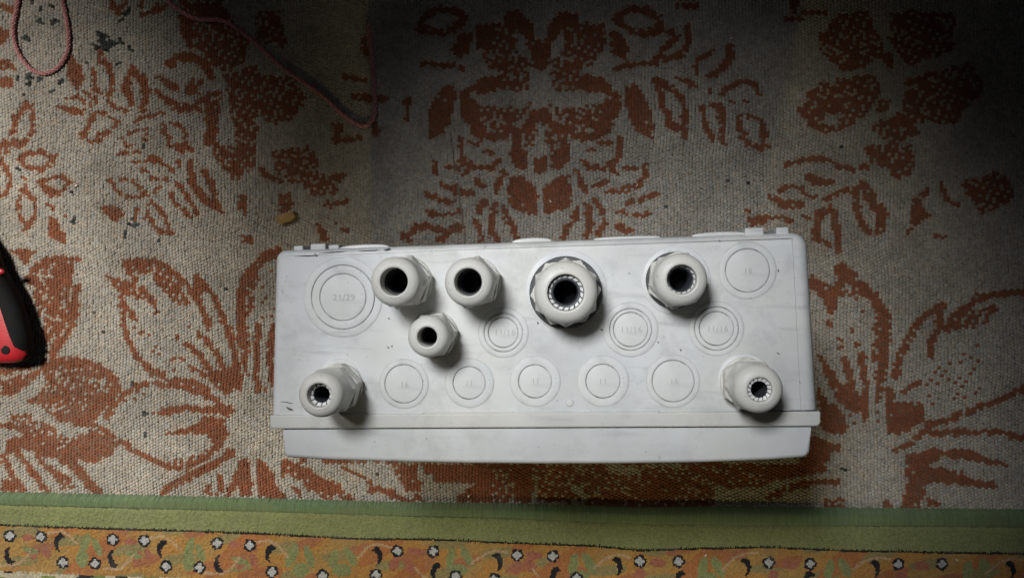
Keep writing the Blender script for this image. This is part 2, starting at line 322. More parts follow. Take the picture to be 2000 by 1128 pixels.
def in_poly(px, py, pts):
    res = np.zeros(px.shape, bool)
    n = len(pts)
    for i in range(n):
        x1, y1 = pts[i]
        x2, y2 = pts[(i + 1) % n]
        if y1 == y2:
            continue
        c = ((y1 > py) != (y2 > py)) & (px < (x2 - x1) * (py - y1) / (y2 - y1) + x1)
        res ^= c
    return res


def near_line(px, py, pts, r):
    res = np.zeros(px.shape, bool)
    if len(pts) == 1:
        pts = pts * 2
    for (x1, y1), (x2, y2) in zip(pts, pts[1:]):
        dx, dy = x2 - x1, y2 - y1
        L = dx * dx + dy * dy or 1e-9
        t = np.clip(((px - x1) * dx + (py - y1) * dy) / L, 0, 1)
        res |= (px - x1 - t * dx) ** 2 + (py - y1 - t * dy) ** 2 < r * r
    return res


def weave(U, V, I, J):
    """0 pale, 1 rust, 2 black soiling for every stitch (photo position U, V; stitch number I, J)"""
    out = np.zeros(U.shape, np.int8)
    soil = np.zeros(U.shape, bool)
    lattice = (I + 2 * J) % 5 == 0
    hsh = RNG.random(U.shape)
    pale = (lattice & (hsh < 0.72)) | (((I + 2 * J) % 5 == 2) & (hsh < 0.30)) | (hsh < 0.08)
    rust = (lattice & (hsh < 0.6))
    for (ox, oy, *sc), txt in PATTERN.items():
        k4 = sc[0] if sc else 4.0
        shapes = [q.split() for q in txt.replace('\n', '|').split('|') if q.strip()]
        if len(sc) > 1:   # the big centre flower is woven mirror-wise
            shapes += [[q[0]] + ['%g,%g' % (2 * sc[1] - float(p.split(',')[0]), float(p.split(',')[1])) for p in q[1:]] for q in shapes]
        for head, *rest in shapes:
            if head == 'K':
                cx, cy = map(float, rest[0].split(','))
                r = float(rest[1]) / k4 * 1.3
                cx, cy = ox + cx / k4, oy + cy / k4
                d2 = (U - cx) ** 2 + (V - cy) ** 2
                soil |= (d2 < (r * (0.75 + 0.6 * hsh)) ** 2) & (hsh < 0.85) | (d2 < 6)
                continue
            pts = [tuple(float(q) / k4 for q in p.split(',')) for p in rest]
            pts = [(ox + a, oy + b) for a, b in pts]
            x0, x1 = min(p[0] for p in pts) - 12, max(p[0] for p in pts) + 12
            y0, y1 = min(p[1] for p in pts) - 12, max(p[1] for p in pts) + 12
            sel = np.where((U > x0) & (U < x1) & (V > y0) & (V < y1))
            if not len(sel[0]):
                continue
            u, v = U[sel], V[sel]
            if head[0] == 'L':
                hit = near_line(u, v, pts, max(float(head[1:]) / (2 * k4), 3.4))
            else:
                hit = in_poly(u, v, pts)
            cur = out[sel]
            if head[0] in 'PL':
                cur[hit] = 1
            elif head == 'X':
                cur[hit] = 0
            elif head == 'M':
                cur[hit] = (~pale[sel])[hit]
            elif head == 'm':
                cur[hit & rust[sel]] = 1
            out[sel] = cur
    # worn pale stitches sprinkled through the solid rust
    out[(out == 1) & lattice & (RNG.random(U.shape) < 0.10)] = 0
    out[soil] = 2
    return out


def fold(a, lo, hi):
    """mirror a coordinate back into [lo, hi]"""
    p = hi - lo
    t = np.mod(a - lo, 2 * p)
    return lo + np.where(t > p, 2 * p - t, t)


# ------------------------------------------------------------------ carpet: every stitch is a small raised loop
PITCH_X, PITCH_Y = 0.0029, 0.00275
X0, X1, Y0, Y1 = -0.70, 0.60, -0.245, 0.43
nx, ny = int((X1 - X0) / PITCH_X), int((Y1 - Y0) / PITCH_Y)


def build_carpet():
    ci, cj = np.meshgrid(np.arange(nx), np.arange(ny))
    cx = X0 + (ci + 0.5) * PITCH_X
    cy = Y0 + (cj + 0.5 + 0.5 * (ci % 2)) * PITCH_Y
    # the weave wanders a little
    cx = cx + 0.0012 * np.sin(cy * 38 + cx * 9) + 0.0007 * np.sin(cy * 90 + 1.0)
    cy = cy + 0.0014 * np.sin(cx * 31 + cy * 7)
    u, v = seen(cx, cy)
    # beyond the frame and under the box the motif runs on, mirrored
    uu = fold(u, 2, 1998)
    vv = fold(v, 2, 984)
    under = (uu > 535) & (uu < 1590) & (vv > 485) & (vv < 905)
    uu = np.where(under & (uu < 1064), 1070 - uu, np.where(under, 3180 - uu, uu))
    # the motif's edges are ragged: stitches stray from their place
    kind = weave(uu + RNG.normal(0, 1.5, uu.shape), vv + RNG.normal(0, 1.5, uu.shape), ci, cj)
    # colours of the wool, stitch by stitch
    pale = np.array([0.46, 0.418, 0.355])
    rust = np.array([0.272, 0.097, 0.046])
    soil = np.array([0.038, 0.041, 0.039])
    dye = np.where(kind[..., None] == 0, pale, np.where(kind[..., None] == 1, rust, soil))
    dye = dye * RNG.uniform(0.85, 1.12, kind.shape)[..., None]
    dye = np.where(kind[..., None] == 2, dye * RNG.uniform(0.4, 2.6, kind.shape)[..., None], dye)
    tint = RNG.normal(0, 0.035, kind.shape)
    dye[..., 0] *= 1 + tint
    dye[..., 2] *= 1 - tint
    # a pale stitch inside a rust patch stays creamier
    k1 = kind == 1
    nb = np.zeros(kind.shape)
    nb[1:-1, 1:-1] = k1[:-2, 1:-1] * 1 + k1[2:, 1:-1] + k1[1:-1, :-2] + k1[1:-1, 2:]
    cream = (kind == 0) & (nb >= 2)
    dye[cream] *= np.array([0.92, 0.80, 0.72])
    # every stitch: a rounded loop of nine quads, alternate columns half a stitch higher
    n = kind.size
    g = np.array([-0.52, -0.27, 0.27, 0.52])
    gx, gy = np.meshgrid(g, g)
    rim = (np.abs(gx) > 0.4) | (np.abs(gy) > 0.4)
    corner = (np.abs(gx) > 0.4) & (np.abs(gy) > 0.4)
    gx = np.where(corner, gx * 0.84, gx).ravel()
    gy = np.where(corner, gy * 0.84, gy).ravel()
    gz = np.where(corner, -0.0016, np.where(rim, -0.00105, 0.0)).ravel()
    an = RNG.normal(0, 0.16, n) + np.where((ci % 2).ravel() == 0, 0.16, -0.16)
    ca, sa = np.cos(an)[:, None], np.sin(an)[:, None]
    wx = (PITCH_X * RNG.uniform(0.94, 1.10, n))[:, None]
    wy = (PITCH_Y * RNG.uniform(0.94, 1.10, n))[:, None]
    lx, ly = gx[None] * wx, gy[None] * wy
    px = cx.ravel()[:, None] + RNG.normal(0, PITCH_X * 0.05, n)[:, None] + lx * ca - ly * sa
    py = cy.ravel()[:, None] + RNG.normal(0, PITCH_Y * 0.05, n)[:, None] + lx * sa + ly * ca
    pz = gz[None] + RNG.normal(-0.0003, 0.00022, n)[:, None] + np.where(kind.ravel() == 0, 0.0002, -0.0002)[:, None] + RNG.normal(0, 0.00012, (n, 16))
    # a crease pressed into the cloth behind the box
    cu, cv = seen(px, py)
    cl = np.interp(cv, [255, 330, 400, 470, 520], [878, 889, 899, 909, 914])
    d = np.abs(cu - cl)
    pz -= np.where((cv > 255) & (cv < 520), np.exp(-(d / 2.6) ** 2) * 0.0022, 0)
    # gentle unevenness of the floor cloth
    pz += 0.0006 * np.sin(px * 13 + 1) * np.sin(py * 11) - 0.0006
    V = np.stack([px, py, pz], -1).reshape(-1, 3).astype(np.float32)
    q = np.array([[r * 4 + c, r * 4 + c + 1, r * 4 + c + 5, r * 4 + c + 4] for r in range(3) for c in range(3)])
    F = (np.arange(n)[:, None, None] * 16 + q[None]).reshape(-1, 4).astype(np.int32)
    dq = np.repeat(dye.reshape(-1, 3), 9, 0)
    me = grid_mesh('carpet', V, F, dq)
    o = link('carpet', me, mats=[MAT_CARPET])
    tag(o, kind='structure')
    # the jute backing seen between the loops
    back = pymesh('backing', [(X0, Y0, -0.0026), (X1, Y0, -0.0026), (X1, Y1, -0.0026), (X0, Y1, -0.0026)], [(0, 1, 2, 3)], False)
    link('backing', back, o, mats=[MAT_JUTE])
    return o


def grid_mesh(name, V, F, dye):
    me = bpy.data.meshes.new(name)
    me.vertices.add(len(V))
    me.vertices.foreach_set('co', V.ravel())
    me.loops.add(F.size)
    me.loops.foreach_set('vertex_index', F.ravel())
    me.polygons.add(len(F))
    me.polygons.foreach_set('loop_start', np.arange(0, F.size, F.shape[1], dtype=np.int32))
    me.update(calc_edges=True)
    me.polygons.foreach_set('use_smooth', np.ones(len(F), bool))
    at_ = me.attributes.new('dye', 'FLOAT_COLOR', 'FACE')
    c = np.ones((len(F), 4), np.float32)
    c[:, :3] = np.clip(dye, 0, 1)
    at_.data.foreach_set('color', c.ravel())
    me.update()
    return me


carpet = build_carpet()

# ------------------------------------------------------------------ rug along the front
EDGE_U = [-900, 0, 250, 500, 760, 1000, 1150, 1250, 1400, 1500, 2000, 2900]
EDGE_V = [945, 963, 969, 975, 982, 986, 990, 994, 991, 992, 997, 1005]
SEAM_V = [968, 986, 993, 999, 1007, 1013, 1019, 1022, 1024, 1026, 1030, 1036]
LINE_U = [-900, 0, 250, 500, 700, 850, 1000, 1150, 1250, 1400, 1500, 1650, 1820, 2000, 2900]
LINE_V = [1000, 1025, 1033, 1041, 1052, 1053, 1060, 1065, 1074, 1070, 1068, 1075, 1078, 1081, 1095]
BLOSSOM = [(19, 1046), (80, 1047), (220, 1053), (282, 1055), (424, 1060), (488, 1064), (776, 1075), (846, 1076), (1010, 1083),
           (1080, 1085), (1250, 1095), (1325, 1095), (1502, 1098), (1583, 1100), (1755, 1101), (1840, 1101), (122, 1098), (185, 1100),
           (325, 1105), (390, 1107), (532, 1115), (630, 1123), (734, 1122), (890, 1125), (965, 1131), (1126, 1128), (1320, 1140), (1480, 1142)]
CRES = [(117, 1059, -1), (318, 1071, -1), (530, 1080, -1), (735, 1085, 1), (970, 1097, 1), (1204, 1104, 1), (1455, 1106, 1), (1708, 1110, 1), (1972, 1112, 1),
        (20, 1084, 2), (222, 1091, 2), (430, 1100, 2), (853, 1116, -1), (1086, 1124, -1), (1330, 1130, -1), (1582, 1132, -1)]
LEAVES_G = [(165, 1062, 7, 22, 0.3), (190, 1068, 6, 18, -0.4), (160, 1090, 10, 18, 0.1), (370, 1070, 7, 22, 0.3), (392, 1078, 6, 18, -0.4), (370, 1100, 10, 14, 0.1),
            (570, 1083, 9, 24, 0.35), (604, 1086, 7, 22, -0.3), (588, 1112, 14, 14, 0), (652, 1090, 7, 18, 0.2), (684, 1086, 7, 20, -0.5), (668, 1112, 16, 12, 0),
            (880, 1090, 7, 20, 0.2), (912, 1086, 7, 22, -0.5), (896, 1112, 16, 10, 0), (1120, 1102, 8, 22, 0.2), (1150, 1098, 8, 22, -0.5), (1135, 1122, 14, 9, 0),
            (1372, 1108, 8, 22, 0.2), (1402, 1106, 8, 22, -0.5), (1385, 1126, 14, 9, 0), (1620, 1112, 8, 20, 0.2), (1650, 1108, 8, 20, -0.5), (1890, 1112, 8, 18, 0.2), (1925, 1108, 9, 20, -0.5),
            (60, 1075, 14, 6, 0.3), (262, 1083, 14, 6, 0.3), (470, 1094, 14, 6, 0.3)]
LEAVES_P = [(68, 1080, 6, 13, 0.5), (90, 1076, 6, 13, -0.4), (55, 1049, 12, 6, 0), (268, 1088, 6, 14, 0.5), (290, 1084, 6, 14, -0.4), (255, 1056, 12, 6, 0), (472, 1098, 7, 14, 0.5), (496, 1094, 7, 14, -0.4),
            (458, 1063, 12, 6, 0), (770, 1100, 8, 14, 0.3), (800, 1104, 8, 16, -0.5), (812, 1076, 14, 7, 0.3), (1008, 1106, 9, 15, 0.3), (1036, 1104, 8, 16, -0.6), (1044, 1084, 14, 8, 0),
            (1250, 1120, 9, 12, 0.2), (1285, 1098, 14, 8, 0), (1510, 1122, 9, 10, 0.2), (1545, 1102, 14, 8, 0), (1800, 1104, 14, 8, 0), (1760, 1124, 9, 8, 0)]
CURLS = [[(95, 1040), (120, 1036), (135, 1046), (150, 1060)], [(0, 1104), (30, 1103), (48, 1090), (58, 1075)], [(295, 1050), (318, 1046), (335, 1056), (352, 1072)],
         [(200, 1110), (236, 1109), (250, 1096), (262, 1082)], [(500, 1058), (525, 1054), (545, 1066), (562, 1086)], [(400, 1118), (440, 1117), (455, 1104), (468, 1088)],
         [(700, 1088), (718, 1066), (738, 1061), (762, 1068)], [(810, 1108), (820, 1120), (835, 1130)], [(920, 1100), (945, 1082), (965, 1074), (990, 1078)],
         [(1040, 1110), (1050, 1124)], [(1160, 1108), (1185, 1088), (1205, 1081), (1232, 1088)], [(1410, 1112), (1435, 1088), (1455, 1080), (1480, 1078)],
         [(1665, 1112), (1690, 1094), (1710, 1088), (1738, 1090)], [(1925, 1120), (1950, 1098), (1975, 1090), (1999, 1091)]]
RUG_Z = 0.0065


def rug_colours(u, v, ju, jv):
    c = np.empty(u.shape + (3,))
    c[:] = (0.390, 0.200, 0.054)
    swing = np.sin(u * 0.021 + 1) + np.sin(u * 0.047 + v * 0.06)
    c[swing > 0.35] = (0.370, 0.220, 0.068)
    c[np.sin(u * 0.0301 + 0.4) * np.sin(v * 0.11 + u * 0.012) > 0.45] = (0.255, 0.205, 0.085)
    c[np.sin(u * 0.0301 + 2.4) * np.sin(v * 0.09 + u * 0.02 + 1) > 0.62] = (0.345, 0.140, 0.060)
    c[swing < -0.95] = (0.360, 0.145, 0.050)
    a, b = u + ju, v + jv

    def ell(t, col):
        x, y, rx, ry, an = t
        ca, sa = math.cos(an), math.sin(an)
        dx, dy = a - x, b - y
        p, q = dx * ca + dy * sa, -dx * sa + dy * ca
        c[(p / (rx * 1.18)) ** 2 + (q / (ry * 1.05)) ** 2 < 1] = col

    for t in LEAVES_P:
        ell(t, (0.33, 0.125, 0.075))
    for t in LEAVES_G:
        ell(t, (0.215, 0.235, 0.095))
    for pts in CURLS:
        c[near_line(a, b, pts, 2.3)] = (0.43, 0.29, 0.165)
    for x, y, s in CRES:
        dx, dy = a - x, b - y
        if s == 2:
            m = ((dx / 12) ** 2 + (dy / 18) ** 2 < 1) & (((dx - 9) / 12) ** 2 + ((dy + 6) / 17) ** 2 > 1)
        elif s == 1:
            m = ((dx / 12) ** 2 + (dy / 18) ** 2 < 1) & (((dx + 9) / 12) ** 2 + ((dy - 6) / 16) ** 2 > 1)
        else:
            m = ((dx / 12) ** 2 + (dy / 18) ** 2 < 1) & (((dx - 9) / 12) ** 2 + ((dy - 7) / 16) ** 2 > 1)
        c[m] = (0.012, 0.012, 0.016)
    for x, y in BLOSSOM:
        dx, dy = a - x, b - y
        th = np.arctan2(dy, dx)
        r = np.hypot(dx, dy)
        c[r < 12.4 + 0.8 * np.cos(5 * th + x)] = (0.012, 0.012, 0.016)
        c[r < 7.6 + 1.3 * np.cos(4 * th)] = (0.43, 0.43, 0.42)
    line = np.interp(u, LINE_U, LINE_V)
    grn = v < line + jv * 1.2
    c[grn] = (0.218, 0.240, 0.098)
    tooth = 0.6 + 2.4 * np.abs(np.sin(u * 0.33 + 2 * np.sin(u * 0.061))) + 1.5 * np.sin(u * 1.3)
    c[(np.abs(v - line - jv * 0.4) < 1.6) | ((v < line) & (v > line - tooth))] = (0.014, 0.016, 0.012)
    # a second, cream ground band starts below the orange one
    low = np.interp(u, [-900, 0, 250, 500, 900, 2900], [1085, 1115, 1125, 1134, 1150, 1190])
    l2 = v > low + jv
    c[l2] = (0.46, 0.42, 0.30)
    c[l2 & (np.sin(u * 0.085) + np.sin(v * 0.16 + u * 0.02) > 0.9)] = (0.014, 0.014, 0.014)
    c[l2 & (np.sin(u * 0.063 + 2) + np.sin(v * 0.1 + 1) > 1.2)] = (0.17, 0.20, 0.06)
    return c


def build_rug():
    root = thing('rug', 'green bordered pile rug with orange flower band in front of the box', 'rug', (0, 0, 0))
    du = 2.35
    us = np.arange(-560, 2560, du)
    rows = np.concatenate([np.arange(0, 120, 2.0), np.arange(120, 330, 4.0)])
    U, R = np.meshgrid(us, rows)
    seamv = np.interp(U, EDGE_U, SEAM_V)
    V = seamv + R
    X, Y = at_arr(U, V, RUG_Z)
    Z = RUG_Z + RNG.normal(0, 0.00035, X.shape) + 0.0012 * np.sin(X * 17) * np.sin(Y * 23 + 2)
    Z += np.where(R < 5, -0.0012 * (1 - R / 5), 0)
    X = X + RNG.normal(0, 0.0002, X.shape)
    Y = Y + RNG.normal(0, 0.0002, X.shape)
    fu = (U[:-1, :-1] + U[1:, 1:]) / 2
    fv = (V[:-1, :-1] + V[1:, 1:]) / 2
    sm = RNG.normal(0, 0.6, fu.shape)
    sm2 = RNG.normal(0, 0.6, fu.shape)
    col = rug_colours(fu, fv, sm, sm2)
    col *= RNG.uniform(0.80, 1.16, fu.shape)[..., None]
    F, Vv = quads(X, Y, Z)
    me = grid_mesh('pile', Vv, F, col.reshape(-1, 3))
    link('pile', me, root, mats=[MAT_PILE])
    # overcast edge: close-set threads wrapped over the rug's rim
    us = np.arange(-560, 2558, 1.15)
    ts = np.linspace(0, 1, 9)
    U, T = np.meshgrid(us, ts)
    ev = np.interp(U, EDGE_U, EDGE_V) + 0.5 * np.sin(U * 0.9) + 0.6 * np.sin(U * 0.37 + 1) + RNG.normal(0, 0.5, U.shape[1])[None, :]
    sv = np.interp(U, EDGE_U, SEAM_V) + 0.6
    V = ev + (sv - ev) * T
    ang = np.clip(T * 2.6, 0, 1) * math.pi / 2
    rib = 0.00025 * np.sin(U * 2 * math.pi / 3.45 + T * 2.2)
    Z = (RUG_Z - 0.0004) * np.sin(ang) + rib * np.clip(T * 4, 0.3, 1) - 0.0006 * (T == 0) + 0.0006 * np.sin(T * math.pi)
    Z[-1] -= 0.0018
    X, Y = at_arr(U + RNG.normal(0, 0.3, U.shape), V, RUG_Z * 0.9)
    fu = (U[:-1, :-1] + U[1:, 1:]) / 2
    ft = (T[:-1, :-1] + T[1:, 1:]) / 2
    base = np.array([0.130, 0.190, 0.095]) * (1 - ft)[..., None] + np.array([0.165, 0.212, 0.092]) * ft[..., None]
    base = base * (1 + 0.09 * np.sin(fu * 2 * math.pi / 3.45 + ft * 2.2 + 0.5))[..., None] * RNG.uniform(0.85, 1.12, (1, fu.shape[1], 1))
    teal = (np.sin(fu * 0.013) + np.sin(fu * 0.031 + 2)) > 0.3
    base[teal] *= np.array([0.94, 1.0, 1.06])
    base *= np.where(ft < 0.2, 1.12, 1.0)[..., None]
    base *= np.where(ft > 0.93, 1.15, 1.0)[..., None]
    F, Vv = quads(X, Y, Z)
    me = grid_mesh('overcast_edge', Vv, F, base.reshape(-1, 3))
    link('overcast_edge', me, root, mats=[MAT_PILE])
    return root


def at_arr(u, v, z):
    dx, dy, dz = u - 1000.0, 564.0 - v, -1570.0
    X, Z = dx * CT + dz * ST, -dx * ST + dz * CT
    t = (z - CAM_H) / Z
    return X * t, dy * t


def quads(X, Y, Z):
    h, w = X.shape
    i, j = np.meshgrid(np.arange(w - 1), np.arange(h - 1))
    a = (j * w + i).ravel()
    F = np.stack([a + w, a + w + 1, a + 1, a], -1).astype(np.int32)
    return F, np.stack([X, Y, Z], -1).reshape(-1, 3).astype(np.float32)


rug = build_rug()

# ------------------------------------------------------------------ the enclosure
H = 0.25          # height of the cable-entry side over the carpet


def rounded(pts, radii, n=7):
    """round the corners of a plan polygon (counter-clockwise)"""
    out = []
    m = len(pts)
    for i in range(m):
        p0, p, p2 = Vector(pts[i - 1]), Vector(pts[i]), Vector(pts[(i + 1) % m])
        a, b = (p0 - p).normalized(), (p2 - p).normalized()
        r = radii[i]
        if r <= 0:
            out.append(tuple(p))
            continue
        th = a.angle(b)
        d = r / math.tan(th / 2)
        t1, t2 = p + a * d, p + b * d
        c = p + (a + b).normalized() * (r / math.sin(th / 2))
        a1 = math.atan2(t1.y - c.y, t1.x - c.x)
        a2 = math.atan2(t2.y - c.y, t2.x - c.x)
        while a2 < a1:
            a2 += 2 * math.pi
        if a2 - a1 > math.pi:
            a2 -= 2 * math.pi
        for k in range(n + 1):
            q = a1 + (a2 - a1) * k / n
            out.append((c.x + r * math.cos(q), c.y + r * math.sin(q)))
    return out


def slab(name, outline, z0, z1, r_top, r_bot=0.0015, seg=6, rfun=None):
    """upright prism over a counter-clockwise plan outline with a rounded upper rim"""
    m = len(outline)
    nrm = []
    for i in range(m):
        a, b = Vector(outline[i - 1]), Vector(outline[(i + 1) % m])
        t = (b - a).normalized()
        nrm.append(Vector((t.y, -t.x)))
    rings = []
    rr = [(rfun(*outline[i]) if rfun else r_top) for i in range(m)]

    def ring(off, zf):
        rings.append([(outline[i][0] - nrm[i].x * off(i), outline[i][1] - nrm[i].y * off(i), zf(i)) for i in range(m)])
    ring(lambda i: r_bot, lambda i: z0)
    ring(lambda i: 0, lambda i: z0 + r_bot)
    for k in range(seg + 1):
        a = math.pi / 2 * k / seg
        ring(lambda i: rr[i] * (1 - math.cos(a)), lambda i: z1 - rr[i] * (1 - math.sin(a)))
    verts = [v for rg in rings for v in rg]
    faces = []
    for k in range(len(rings) - 1):
        for i in range(m):
            j = (i + 1) % m
            faces.append((k * m + i, k * m + j, (k + 1) * m + j, (k + 1) * m + i))
    faces.append(tuple((len(rings) - 1) * m + i for i in range(m)))
    faces.append(tuple(reversed(range(m))))
    me = sharpen(pymesh(name, verts, faces), 40)
    at_ = me.attributes.new('dirt_shade', 'FLOAT', 'POINT')
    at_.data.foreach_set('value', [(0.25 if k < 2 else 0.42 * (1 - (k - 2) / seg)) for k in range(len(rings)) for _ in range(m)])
    return me


box = thing('junction_box', 'dirty white plastic junction box standing on the carpet, cable entry side up', 'junction box', (0, 0, 0))


def T(u, v, z=H):
    return at(u, v, z)


body_plan = rounded([T(529.5, 828), T(1602, 824), T(1580, 452), T(538, 489)], [0.001, 0.001, 0.0085, 0.006])


def rim_r(x, y):
    bl, br = T(540, 489)[0], T(1577, 452)[0]
    t = (x - bl) / (br - bl)
    return 0.0030 + 0.0040 * max(0, min(1, (t - 0.55) / 0.45))


link('body', slab('body', body_plan, 0.003, H, 0.004, rfun=rim_r), box, mats=[MAT_BOX])


def scuff(u, v, du, dv, w):
    # a short dark rub mark pressed onto the plastic
    pts = [T(u + du * (q - 0.5) + random.uniform(-1, 1), v + dv * (q - 0.5) + random.uniform(-0.7, 0.7)) for q in (0, 0.25, 0.5, 0.75, 1)]
    n_ = len(pts)
    vs_, fs_ = [], []
    for i, p in enumerate(pts):
        h_ = w * 0.00015 * (0.25 + math.sin(math.pi * i / (n_ - 1))) * random.uniform(0.6, 1.3)
        vs_ += [(p[0], p[1] - h_, H + 0.00006), (p[0], p[1] + h_, H + 0.00006)]
        if i:
            fs_.append((2 * i - 2, 2 * i, 2 * i + 1, 2 * i - 1))
    link('scuff_mark', pymesh('scuff_mark', vs_, fs_, False), box, mats=[MAT_GRIME])


for a in ((600, 500, 50, -2, 2.0), (618, 498, 7, 3, 5), (650, 493, 60, -5, 1.6), (756, 487, 14, -2, 4), (720, 489, 40, -3, 1.4), (552, 570, 3, 7, 3), (560, 785, 26, 4, 2), (566, 798, 14, 6, 3), (760, 622, 5, 3, 3),
          (758, 678, 3, 2, 4), (766, 676, 3, 1, 3), (1050, 630, 4, 3, 4), (1178, 644, 10, 2, 4), (1285, 668, 3, 3, 3), (1520, 528, 3, 2, 4), (1405, 470, 4, 2, 3), (1330, 683, 4, 2, 3), (1520, 690, 5, 2, 3)):
    scuff(*a)
rim_plan = rounded([T(528, 836.5), T(1602, 831.5), T(1602, 802), T(528, 809)], [0.003, 0.003, 0.001, 0.001])
link('rim', slab('rim', rim_plan, -0.0008, H + 0.0012, 0.0010), box, mats=[MAT_RIM])
link('raised_lip', slab('raised_lip', rounded([T(808, 812), T(1302, 808), T(1284, 801.5), T(830, 804)], [0, 0, 0.002, 0.002]), H - 0.004, H + 0.0011, 0.0005), box, mats=[MAT_RIM])
lid_pts = [T(555, 839.5), T(554, 868)]
lid_top = H - 0.0012
lid_edge = [(552.5, 893), (640, 898.5), (760, 902), (900, 905), (1060, 906.5), (1220, 906), (1380, 903.5), (1500, 899), (1583, 893)]
lid_outline = rounded([T(552, 837.9, lid_top)] + [T(*p, lid_top) for p in lid_edge] + [T(1585, 832.9, lid_top)],
                      [0.0005, 0.0035] + [0] * 7 + [0.005, 0.0005])
LID_BACK = T(1060, 850, lid_top)[1]
link('lid', slab('lid', lid_outline, 0.005, lid_top, 0.0028, rfun=lambda x, y: 0.0003 if y > LID_BACK else 0.0028), box, mats=[MAT_LID])
core = rounded([T(565, 845), T(1572, 840), T(1572, 800), T(565, 800)], [0, 0, 0, 0])
link('gap_block', slab('gap_block', core, 0.012, H - 0.0036, 0.001), box, mats=[MAT_LID])  # inner block added to keep light out of the lid gap


# thin moulding seam down the right end of the entry side
def strip(name, pts, w, z0, z1, parent, mat):
    P = [Vector(p) for p in pts]
    vs_, fs_ = [], []
    for i, p in enumerate(P):
        t = (P[min(i + 1, len(P) - 1)] - P[max(i - 1, 0)]).normalized()
        n_ = Vector((-t.y, t.x)) * w / 2
        vs_ += [(p.x - n_.x, p.y - n_.y, z0), (p.x - n_.x * 0.5, p.y - n_.y * 0.5, z1), (p.x + n_.x * 0.5, p.y + n_.y * 0.5, z1), (p.x + n_.x, p.y + n_.y, z0)]
    for i in range(len(P) - 1):
        for k in range(3):
            fs_.append((4 * i + k, 4 * i + k + 1, 4 * i + 5 + k, 4 * i + 4 + k))
    return link(name, pymesh(name, vs_, fs_, False), parent, mats=[mat])


strip('moulding_seam', [T(1547, 464), T(1552, 560), T(1558, 680), T(1564, 800)], 0.0006, H - 0.0002, H + 0.00018, box, MAT_NUM)
strip('moulding_seam', [T(566, 499), T(700, 496), T(900, 488), T(1120, 480), T(1350, 472), T(1545, 465)], 0.0005, H - 0.0002, H + 0.0001, box, MAT_NUM)

# lugs along the back that peep over the edge
LUGS = [(573, 592, 479.5, 0.008), (606, 636, 475.5, 0.012), (641, 662, 477.5, 0.006), (1455, 1492, 444.5, 0.012), (1516, 1541, 443.5, 0.009)]


def back_v(u):
    return np.interp(u, [540, 1577], [489, 452])


for u0, u1, v0, dz in LUGS:
    z1 = H - 0.004
    pl = [T(u0, back_v(u0) + 9, z1), T(u1, back_v(u1) + 9, z1), T(u1, v0 - 0.5, z1), T(u0, v0 + 0.5, z1)]
    link('mounting_lug', slab('mounting_lug', rounded(pl, [0, 0, 0.0008, 0.0008], 3), z1 - dz - 0.02, z1, 0.0008, 0.0005, 3), box, mats=[MAT_LID])
for u0, u1, h in ((663, 760, 5.0), (1000, 1078, 6.0), (1160, 1290, 2.5), (1352, 1458, 4.5)):
    z1 = H - 0.005
    top = []
    for k in range(13):
        q = k / 12
        u = u1 + (u0 - u1) * q
        top.append(T(u, back_v(u) - h * math.sin(math.pi * q) ** 0.45 - 1.0, z1))
    pl = [T(u0, back_v(u0) + 9, z1), T(u1, back_v(u1) + 9, z1)] + top
    link('back_boss', slab('back_boss', pl, z1 - 0.03, z1, 0.0006, 0.0004, 3), box, mats=[MAT_LID])


# ------------------------------------------------------------------ lathe helper with a layer of dirt and painted shade
def lathe(name, prof, n=72, cap=True, dirt_shade=None):
    """prof: list of (r, z[, dirt]); the last ring is capped"""
    vs_, fs_, dv = [], [], []
    for p in prof:
        for k in range(n):
            a = 2 * math.pi * k / n
            vs_.append((p[0] * math.cos(a), p[0] * math.sin(a), p[1]))
            dv.append(p[2] if len(p) > 2 else 0.0)
    for i in range(len(prof) - 1):
        for k in range(n):
            j = (k + 1) % n
            fs_.append((i * n + k, i * n + j, (i + 1) * n + j, (i + 1) * n + k))
    if cap:
        m0 = (len(prof) - 1) * n
        fs_.append(tuple(m0 + k for k in range(n)))
    me = pymesh(name, vs_, fs_)
    sharpen(me, 38)
    at_ = me.attributes.new('dirt_shade', 'FLOAT', 'POINT')
    at_.data.foreach_set('value', dv)
    return me


